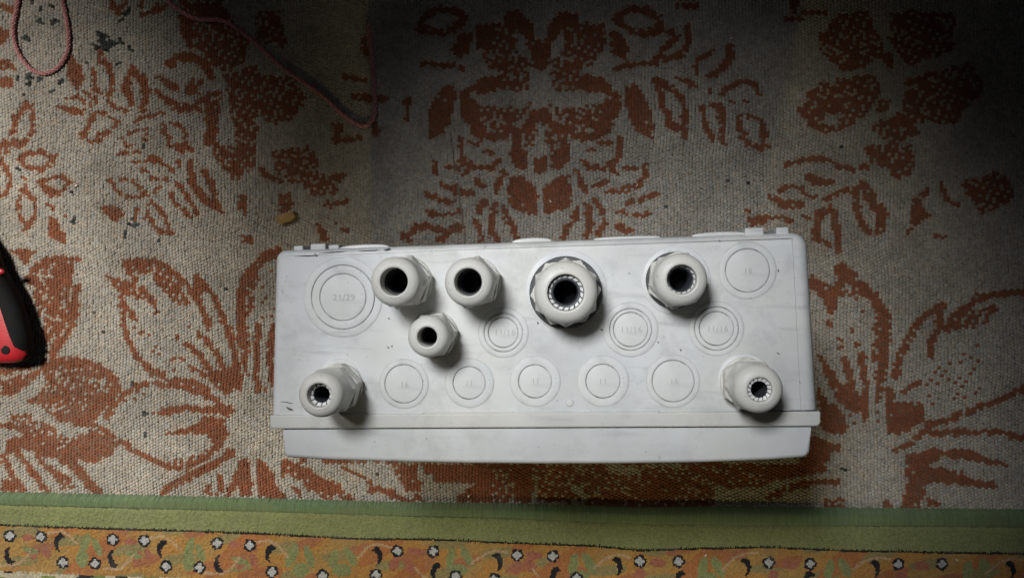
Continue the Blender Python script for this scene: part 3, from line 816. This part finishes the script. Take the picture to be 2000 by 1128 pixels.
def knockout(u, v, discs, rpad, text=None, th=11.0, shift=(0, 0)):
    c = T(u, v)
    k = 1.0 / ppm(u, v, H)
    mm = 0.001
    hp = 0.40 * mm
    prof = [(rpad * k, -0.2 * mm, 0.45), (rpad * k - 0.25 * mm, hp * 0.45, 0.35), (rpad * k - 1.4 * mm, hp * 0.9, 0.0)]
    for r in sorted(discs, reverse=True):
        R = r * k
        prof += [(R + 0.55 * mm, hp, 0.0), (R + 0.30 * mm, hp * 0.9, 0.35), (R + 0.25 * mm, 0.05 * mm, 0.95), (R - 0.25 * mm, 0.05 * mm, 0.95), (R - 0.30 * mm, hp * 0.8, 0.3), (R - 0.6 * mm, hp * 0.92, 0.0)]  # groove lines: shade painted into the colour, along with dirt
        hp *= 0.92
    o = link('knockout', lathe('knockout', prof), box, (c[0], c[1], H), [MAT_BOX])
    if text:
        cu = bpy.data.curves.new('numerals', 'FONT')
        cu.body = text
        cu.align_x, cu.align_y = 'CENTER', 'CENTER'
        cu.size = th * k * 1.38
        cu.extrude = 0.00012
        cu.space_character = 1.12
        tmp = bpy.data.objects.new('numerals', cu)
        COL.objects.link(tmp)
        bpy.context.view_layer.update()
        me = bpy.data.meshes.new_from_object(tmp.evaluated_get(bpy.context.evaluated_depsgraph_get()))
        bpy.data.objects.remove(tmp)
        t = link('numerals', me, o, (shift[0] * k, -shift[1] * k, hp + 0.00008), [MAT_NUM])
        t.rotation_euler.z = math.radians(0.5)
    return o


KO = [(670, 580, (45, 61.5), 78, '21/29', 12.5, (2, 1)), (983, 649, (29, 37.5), 50, '11/16', 12, (3, 0)), (1231.5, 643, (33.5, 41), 55, '11/16', 12.5, (1, 1)),
      (1399, 641, (33.5, 43), 55, '11/16', 12, (2, 1)), (789, 749, (37,), 49, '16', 11.5, (1, 2)), (916.5, 747, (31.5,), 49, '11', 11, (0, 1)), (1045, 744, (32.3,), 50.5, '11', 11, (1, 0)),
      (1177.5, 743.5, (33.2,), 51.5, '11', 11, (0, 1)), (1314.5, 743.5, (41,), 53.5, '16', 11.5, (2, 1)), (1459.5, 528, (43,), 58, '16', 12, (1, 1)), (1112.5, 786, (), 8.6, None, 0, (0, 0))]
for a in KO:
    knockout(*a[:4], text=a[4], th=a[5], shift=a[6])


# ------------------------------------------------------------------ cable glands
def hex_ring(R, rnd, z, n=72, rot=0.0, sides=6):
    """a hexagon of corner radius R whose corners are turned down to the radius rnd"""
    out = []
    for k in range(n):
        a = 2 * math.pi * k / n
        s = 2 * math.pi / sides
        q = ((a - rot) % s) - s / 2
        r = R * math.cos(s / 2) / math.cos(q)
        r = min(r, rnd)
        out.append((r * math.cos(a), r * math.sin(a), z))
    return out


def stack(name, rings, cap_top=False, cap_bot=False, n=72, dirt_shade=None):
    vs_ = [v for r in rings for v in r]
    fs_ = []
    for i in range(len(rings) - 1):
        for k in range(n):
            j = (k + 1) % n
            fs_.append((i * n + k, i * n + j, (i + 1) * n + j, (i + 1) * n + k))
    if cap_top:
        fs_.append(tuple((len(rings) - 1) * n + k for k in range(n)))
    if cap_bot:
        fs_.append(tuple(reversed(range(n))))
    me = sharpen(pymesh(name, vs_, fs_), 28)
    at_ = me.attributes.new('dirt_shade', 'FLOAT', 'POINT')
    if dirt_shade:
        at_.data.foreach_set('value', [dirt_shade[i] for i in range(len(rings)) for _ in range(n)])
    return me


def circ(r, z, n=72):
    return [(r * math.cos(2 * math.pi * k / n), r * math.sin(2 * math.pi * k / n), z) for k in range(n)]


def gland(u, v, dia, hole, h, label, core=None, claws=0, rot=0.0, rot2=0.3, washer=None, sunk=0.004, lean=(0, 0), claw_in=0.8):
    """u, v, dia, hole: centre and sizes of the dome as the photo shows them, h: height over the box"""
    rot, rot2 = (round(q / math.radians(5)) * math.radians(5) for q in (rot, rot2))
    zt = H + h
    c = at(u, v, zt - 0.25 * h)
    k = 1.0 / ppm(u, v, zt - 0.2 * h)
    R, rh = dia * k / 2, hole * k / 2
    base_h = 0.30 * h
    # washer and hexagonal body screwed onto the box
    RB = R * 1.16
    wr = (washer[0] if washer else 1.10) * R
    rings = [circ(wr * 0.95, -0.0003)] + [circ(wr, 0.0004), circ(wr, 0.0016), circ(wr * 0.97, 0.0022), circ(R * 0.95, 0.0022)]
    if washer:
        rings = [circ(R * 1.02, 0.0), circ(R * 1.02, 0.002)]
    rings += [hex_ring(RB, RB * 0.93, 0.0026, rot=rot), hex_ring(RB, RB * 0.997, 0.0036, rot=rot), hex_ring(RB, RB * 0.997, base_h - 0.0008, rot=rot), hex_ring(RB, RB * 0.92, base_h, rot=rot),
              circ(R * 0.90, base_h), circ(R * 0.90, base_h + 0.0012), circ(R * 0.86, base_h + 0.0022)]
    g = link('cable_gland', stack('cable_gland', rings, False, dirt_shade=[0.45, 0.25] + [0.0] * (len(rings) - 5) + [0.5, 0.6, 0.6]), box, (c[0], c[1], H), [MAT_GLAND])
    g['label'] = label
    g.rotation_euler = (lean[0], lean[1], 0)
    if washer:
        link('washer', lathe('washer', [(wr * 0.97, -0.0002), (wr, 0.0004), (wr, 0.0026), (wr * 0.97, 0.0031), (R * 0.9, 0.0031)], cap=False), g, mats=[MAT_WASHER])
    # dome nut: hexagonal skirt, rounded crown, open bore
    z1 = base_h + 0.0012
    zs = h * 0.56
    RN = R * 1.125
    rr = [circ(R * 0.88, z1), hex_ring(RN, RN * 0.95, z1, rot=rot2), hex_ring(RN, RN * 0.997, z1 + 0.0008, rot=rot2), hex_ring(RN, RN * 0.997, zs - 0.0022, rot=rot2), hex_ring(RN, R * 1.0, zs, rot=rot2), circ(R * 0.985, zs + 0.0004)]
    cap = h - zs
    rc = min((R - rh) * 0.80, cap * 0.85)
    rr += [circ(R * 0.985, h - rc * 1.05)]
    for i in range(1, 10):
        a = math.pi / 2 * i / 9
        rr.append(circ(R * 0.985 - rc * (1 - math.cos(a)), h - rc * (1 - math.sin(a)) - (0.0002 if i < 9 else 0)))
    edge = 0.0009
    rr += [circ(rh + edge, h - 0.00005), circ(rh + edge * 0.35, h - edge * 0.3), circ(rh, h - edge), circ(rh * 0.985, h * 0.42)]
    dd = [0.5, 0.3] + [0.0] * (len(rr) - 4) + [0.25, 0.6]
    link('dome_nut', stack('dome_nut', rr, dirt_shade=dd), g, mats=[MAT_GLAND])
    # rubber insert
    ci = (core * k / 2) if core else rh * 0.80
    zc = h - sunk
    zi = zc - (0.0008 if claws else 0.006)
    ro = rh * 0.98 if not claws else max(ci * 1.03, rh * claw_in)
    prof = [(ro, zi - 0.008), (ro, zi - 0.0004), (ro * 0.97, zi), (ci * 1.06, zi - 0.0002), (ci, zi - 0.0010), (ci * 0.97, zi - 0.009), (ci * 0.95, 0.006)]
    link('seal_ring', lathe('seal_ring', prof, cap=False), g, mats=[MAT_SEAL if claws else MAT_RUBBER])
    link('bore_shade', lathe('bore_shade', [(ci * 1.1, 0.0045), (ci * 1.05, 0.0047), (ci * 0.4, 0.0048)]), g, mats=[MAT_HOLE_SHADE])  # black disc closing the hole, painting in the dark of the hollow box
    if claws:
        bm = bmesh.new()
        for i in range(claws):
            a0 = 2 * math.pi * (i + 0.12) / claws
            a1 = 2 * math.pi * (i + 0.88) / claws
            vv = []
            for z, r0, r1 in ((zc - 0.0045, ro * 1.0, rh * 0.985), (zc, ro * 1.0, rh * 0.97)):
                for r in (r0, r1):
                    for s in range(4):
                        a = a0 + (a1 - a0) * s / 3 + (0.10 if r == r0 else 0)
                        vv.append(bm.verts.new((r * math.cos(a), r * math.sin(a), z - (0.0007 if (r == r0) else 0))))
            L0, L1, U0, U1 = vv[0:4], vv[4:8], vv[8:12], vv[12:16]
            for s in range(3):
                bm.faces.new((U0[s], U1[s], U1[s + 1], U0[s + 1]))
                bm.faces.new((L0[s + 1], U0[s + 1], U0[s], L0[s])[::-1])
                bm.faces.new((L1[s], U1[s], U1[s + 1], L1[s + 1])[::-1])
            bm.faces.new((L0[0], U0[0], U1[0], L1[0]))
            bm.faces.new((L0[3], L1[3], U1[3], U0[3]))
        bmesh.ops.recalc_face_normals(bm, faces=bm.faces)
        me = bpy.data.meshes.new('clamping_claws')
        bm.to_mesh(me)
        bm.free()
        link('clamping_claws', me, g, mats=[MAT_CLAW])
    return g


gland(776, 550, 97, 52.5, 0.037, 'open cable gland nearest the 21/29 knockout', rot=0.25, rot2=0.05)
gland(918, 551, 96, 52.5, 0.035, 'open cable gland at the back between two others', rot=0.35, rot2=0.30)
gland(839, 656, 81, 37.5, 0.032, 'small open cable gland below the back row', rot=0.2, rot2=0.0)
gland(1105, 571, 125, 70, 0.033, 'largest cable gland with claw ring and dark washer', core=47, claws=18, rot=0.1, rot2=0.55, washer=(1.20,), sunk=0.0030, claw_in=0.82)
gland(1328, 546, 105, 57, 0.031, 'cable gland at the back right with grey seal', core=43, claws=16, rot=0.45, rot2=0.15, washer=(1.12,), sunk=0.0042, claw_in=0.88)
gland(634, 767, 88, 45, 0.041, 'cable gland at the front left corner leaning outward', core=29, claws=12, rot=0.3, rot2=0.1, sunk=0.0040, claw_in=0.72)
gland(1477, 757, 98, 47, 0.034, 'cable gland at the front right corner', core=32, claws=15, rot=0.5, rot2=0.0, sunk=0.0015, claw_in=0.70)
# the faint raised seats the glands are screwed into
for u, v, r in ((1106, 567, 80), (1321, 548, 68), (661, 746, 46), (1453, 741, 52), (846, 653, 47)):
    c = T(u, v)
    k = 1 / ppm(u, v, H)
    link('gland_seat', lathe('gland_seat', [(r * k, -0.0002, 0.3), (r * k - 0.0002, 0.0002, 0.2), (r * k - 0.0006, 0.00035, 0.0), (r * k * 0.3, 0.00035, 0.0)]), box, (c[0], c[1], H), [MAT_BOX])


# ------------------------------------------------------------------ pink cord
def spline(pts, n):
    P = np.array(pts, float)
    P = np.vstack([2 * P[0] - P[1], P, 2 * P[-1] - P[-2]])
    out = []
    for i in range(1, len(P) - 2):
        for t in np.linspace(0, 1, n, endpoint=False):
            a, b, c, d = P[i - 1], P[i], P[i + 1], P[i + 2]
            out.append(0.5 * (2 * b + (c - a) * t + (2 * a - 5 * b + 4 * c - d) * t * t + (3 * b - a - 3 * c + d) * t ** 3))
    out.append(P[-2])
    return np.array(out)


def build_cord():
    r0 = 0.0017
    px = [(44, -60, 0), (38, -15, 0), (30, 30, 0), (25.5, 62, 0), (33, 97, 0), (48, 122, 0), (65, 138, 0), (85, 144, 0), (105, 138, 0), (122, 121, 0), (133, 95, 0), (133, 60, 0), (127, 25, 0), (121, -5, 0),
          (118, -60, 0), (160, -110, 0), (230, -105, 0), (285, -55, 0), (327, 0, 0), (346, 17, 1), (374, 34, 2), (396, 39, 3), (425, 39, 4), (448, 46, 6), (475, 65, 9), (500, 85, 11), (530, 113, 13), (560, 139, 13),
          (600, 165, 11), (640, 196, 8), (665, 220, 4), (690, 238, 1), (708, 246, 0), (722, 241, 0), (731, 222, 0), (732, 188, 0), (728, 140, 0), (723, 85, 0), (719.5, 46, 0)]
    pts = []
    for u, v, zz in px:
        z = 0.0016 + zz * 0.00010
        x, y = at(u, v, z)
        pts.append((x, y, z))
    C = spline(pts, 60)
    seg = np.linalg.norm(np.diff(C, axis=0), axis=1)
    s = np.concatenate([[0], np.cumsum(seg)])
    N = int(s[-1] / 0.00075)
    sn = np.linspace(0, s[-1], N)
    C = np.stack([np.interp(sn, s, C[:, k]) for k in range(3)], 1)
    Tn = np.gradient(C, axis=0)
    Tn /= np.linalg.norm(Tn, axis=1)[:, None]
    up = np.array([0, 0, 1.0])
    B = np.cross(Tn, up)
    B /= np.linalg.norm(B, axis=1)[:, None]
    Nn = np.cross(B, Tn)
    verts, faces, mi = [], [], []
    sides = 6
    strands = 8
    for k in range(strands):
        d = 1 if k % 2 == 0 else -1
        ph = 2 * math.pi * sn / 0.0125 * d + 2 * math.pi * (k // 2) / (strands / 2)
        wig = 0.00022 * np.cos(2 * (2 * math.pi * sn / 0.0125) * 2 + k * 1.3)
        rad = r0 * 0.74 + wig
        cen = C + (np.cos(ph) * rad)[:, None] * B + (np.sin(ph) * rad)[:, None] * Nn
        rs = r0 * 0.40
        b0 = len(verts)
        for q in range(sides):
            a = 2 * math.pi * q / sides
            off = (math.cos(a) * B + math.sin(a) * Nn) * rs
            verts_q = cen + off
            if q == 0:
                ringv = np.empty((N, sides, 3))
            ringv[:, q] = verts_q
        verts.extend(map(tuple, ringv.reshape(-1, 3)))
        for i in range(N - 1):
            for q in range(sides):
                p = (q + 1) % sides
                faces.append((b0 + i * sides + q, b0 + i * sides + p, b0 + (i + 1) * sides + p, b0 + (i + 1) * sides + q))
                mi.append(1 if k in (1, 5) else 0)
        faces.append(tuple(b0 + q for q in range(sides)))
        faces.append(tuple(b0 + (N - 1) * sides + q for q in range(sides)))
        mi += [0, 0]
    me = pymesh('cord', verts, faces)
    o = link('cord', me, mats=[MAT_PINK, MAT_PALE])
    me.polygons.foreach_set('material_index', mi[:len(me.polygons)])
    tag(o, 'thin pink braided cord looped across the carpet behind the box', 'cord')
    return o


build_cord()


# ------------------------------------------------------------------ hand tool at the left edge
def build_tool():
    zc = 0.0115
    # stations down the handle: photo v, left and right edge of the handle, half thickness
    st = [(372, -118, -52, 0.009), (380, -122, -44, 0.012), (400, -118, -44, 0.0140), (430, -112, -36, 0.0150), (462, -104, -20, 0.0155), (490, -95, 0, 0.016), (520, -88, 18, 0.0165), (545, -80, 30, 0.017), (570, -72, 45, 0.0172), (600, -65, 57, 0.0172),
          (630, -59, 67, 0.0172), (655, -55, 72.5, 0.0170), (675, -52, 75, 0.0168), (690, -50, 74, 0.0160), (699, -48, 69, 0.0145), (704, -44, 60, 0.0120), (707, -36, 46, 0.0085), (708, -22, 28, 0.0040)]
    root = thing('hand_tool', 'red and black handled tool lying at the left edge of the carpet', 'hand tool', (at(0, 600, 0)[0], at(0, 600, 0)[1], 0))
    ox, oy = root.location.x, root.location.y
    st = [(v, xl, xr - (14 if xr > 10 else 7), ht * 0.66) for v, xl, xr, ht in st]
    n = 40

    def loft(name, k_out, a_fun, mat, s0=0, s1=len(st)):
        vs_, fs_ = [], []
        for (v, xl, xr, ht) in st[s0:s1]:
            pl, pr = at(xl, v, zc), at(xr, v, zc)
            cx, cy, rx = (pl[0] + pr[0]) / 2, pl[1], (pr[0] - pl[0]) / 2
            a0, a1 = a_fun(v)
            for q in range(n + 1):
                a = a0 + (a1 - a0) * q / n
                ca, sa = math.cos(a), math.sin(a)
                e = 0.80
                X = math.copysign(abs(ca) ** e, ca)
                Z = math.copysign(abs(sa) ** e, sa)
                vs_.append((cx - ox + X * (rx + k_out), cy - oy - 0.0, zc + Z * (ht + k_out)))
        m = s1 - s0
        for i in range(m - 1):
            for q in range(n):
                a = i * (n + 1) + q
                fs_.append((a, a + 1, a + n + 2, a + n + 1))
        fs_.append(tuple(range(n + 1)))
        fs_.append(tuple(reversed(range((m - 1) * (n + 1), m * (n + 1)))))
        return link(name, pymesh(name, vs_, fs_), root, mats=[mat])

    loft('handle', 0.0, lambda v: (0, 2 * math.pi), MAT_RED)

    def bound(v):
        """photo u of the border between grip and red core"""
        return np.interp(v, [372, 520, 560, 601, 612, 640, 668, 676, 682, 686, 690, 697, 702, 708], [-90, -60, -30, 0, 4, 12, 22, 26, 34, 46, 44, 40, 36, 34])

    def grip_angles(v):
        row = min(st, key=lambda r: abs(r[0] - v))
        xl, xr = row[1], row[2]
        cx, rx = (xl + xr) / 2, (xr - xl) / 2
        mid = (at(xl, v, zc)[0] + at(xr, v, zc)[0]) / 2
        half = (at(xr, v, zc)[0] - at(xl, v, zc)[0]) / 2
        t = max(-0.98, min(0.98, (at(bound(v), v, zc + row[3] * 0.97)[0] - mid) / half))
        t = math.copysign(abs(t) ** (1 / 0.80), t)
        return (-1.4, math.acos(t))

    loft('grip', 0.0011, grip_angles, MAT_GRIP, 0, len(st))
    # the hanging eye: shade of its hole painted as a black disc
    hx, hy = at(10, 683, zc + 0.0105)
    eye = lathe('hanging_eye_shade', [(0.0040, -0.002), (0.0040, 0.0002), (0.0037, 0.0004)], 36)
    e = link('hanging_eye_shade', eye, root, (hx - ox, hy - oy, zc + 0.0104), [MAT_HOLE_SHADE])
    # small red maker's patch on the grip
    mx, my = at(-3, 530, zc + 0.0115)
    badge = lathe('badge', [(0.0048, -0.0012), (0.0048, 0.0004), (0.0040, 0.0010), (0.001, 0.0012)], 24)
    b = link('badge', badge, root, (mx - ox, my - oy, zc + 0.0112), [MAT_RED])
    b.scale = (1, 0.6, 1)
    # steel shank that leaves the frame
    sx, sy = at(-85, 372, zc)
    ex, ey = at(-125, 190, zc)
    d = Vector((ex - sx, ey - sy, 0))
    sh = lathe('shank', [(0.0001, -0.004), (0.004, -0.004), (0.004, d.length - 0.01), (0.0034, d.length - 0.006), (0.0026, d.length)], 24)
    s = link('shank', sh, root, (sx - ox, sy - oy, zc), [MAT_STEEL])
    s.rotation_euler = d.to_track_quat('Z', 'Y').to_euler()
    return root


build_tool()


# ------------------------------------------------------------------ litter on the floor
def flake(name, u, v, outline, thick, mat, label, cat, group=None, z=0.0, tilt=(0.0, 0.0), rz=0.0):
    k = 1 / ppm(u, v, z)
    c = at(u, v, z)
    m = len(outline)
    pts = [(x * k, -y * k) for x, y in outline]
    vs_ = [(x, y, 0) for x, y in pts] + [(x * 0.93, y * 0.93, thick) for x, y in pts]
    fs_ = [tuple(range(m, 2 * m)), tuple(reversed(range(m)))]
    fs_ += [(i, (i + 1) % m, m + (i + 1) % m, m + i) for i in range(m)]
    me = pymesh(name, vs_, fs_, False)
    bm = bmesh.new()
    bm.from_mesh(me)
    bmesh.ops.recalc_face_normals(bm, faces=bm.faces)
    bm.to_mesh(me)
    bm.free()
    o = link(name, me, None, (c[0], c[1], z), [mat])
    o.rotation_euler = (tilt[0], tilt[1], rz)
    tag(o, label, cat, group)
    return o


flake('cardboard_scrap', 560.5, 425, [(-20, -2), (-17, 8), (-8, 15), (-2, 10), (10, 7), (21, -1), (16, -13), (2, -9), (-10, -5)], 0.0045, MAT_CARD,
      'small tan cardboard scrap lying behind the box', 'scrap', tilt=(0.05, -0.06))
CRUMBS = [(1428, 75, 8, 3.5, 0.7, 'pale crumb on the dark upper part of the carpet'), (915.5, 968, 6, 4, 1.0, 'white crumb on the carpet just below the box lid'),
          (1075, 393, 8, 3, -0.9, 'pale sliver on the rust motif right behind the box'), (1244, 362, 7, 2.5, 1.2, 'tiny pale crumb beside the stair-stepped rust stripes'),
          (1367, 391, 4, 2.5, 0.8, 'tiny pale crumb on plain beige carpet behind the box'), (1378, 1083, 7, 2.5, 0.9, 'pale sliver on the orange band of the rug'),
          (285, 22, 6, 4, 0.2, 'white crumb near the top edge left of the running cord'), (150, 362, 5, 4, 0.4, 'white crumb near the rust ring motifs at left'),
          (338, 350, 4.5, 3, 0.0, 'tiny white crumb between small rust leaves at left'), (1868, 1092, 4, 4, 0.5, 'round pale crumb on the rug at lower right')]
for u, v, a, b, an, lab in CRUMBS:
    z = RUG_Z + 0.0006 if v > 1000 else 0.0
    ol = [(a / 2 * math.cos(t) * random.uniform(0.8, 1.1), b / 2 * math.sin(t) * random.uniform(0.8, 1.1)) for t in [i * math.pi / 4 for i in range(8)]]
    flake('crumb', u, v, ol, 0.0012, MAT_CHIP, lab, 'crumb', 'pale crumbs scattered on the floor', z, (0, 0), an)

scene.render.resolution_x, scene.render.resolution_y = 1024, 577
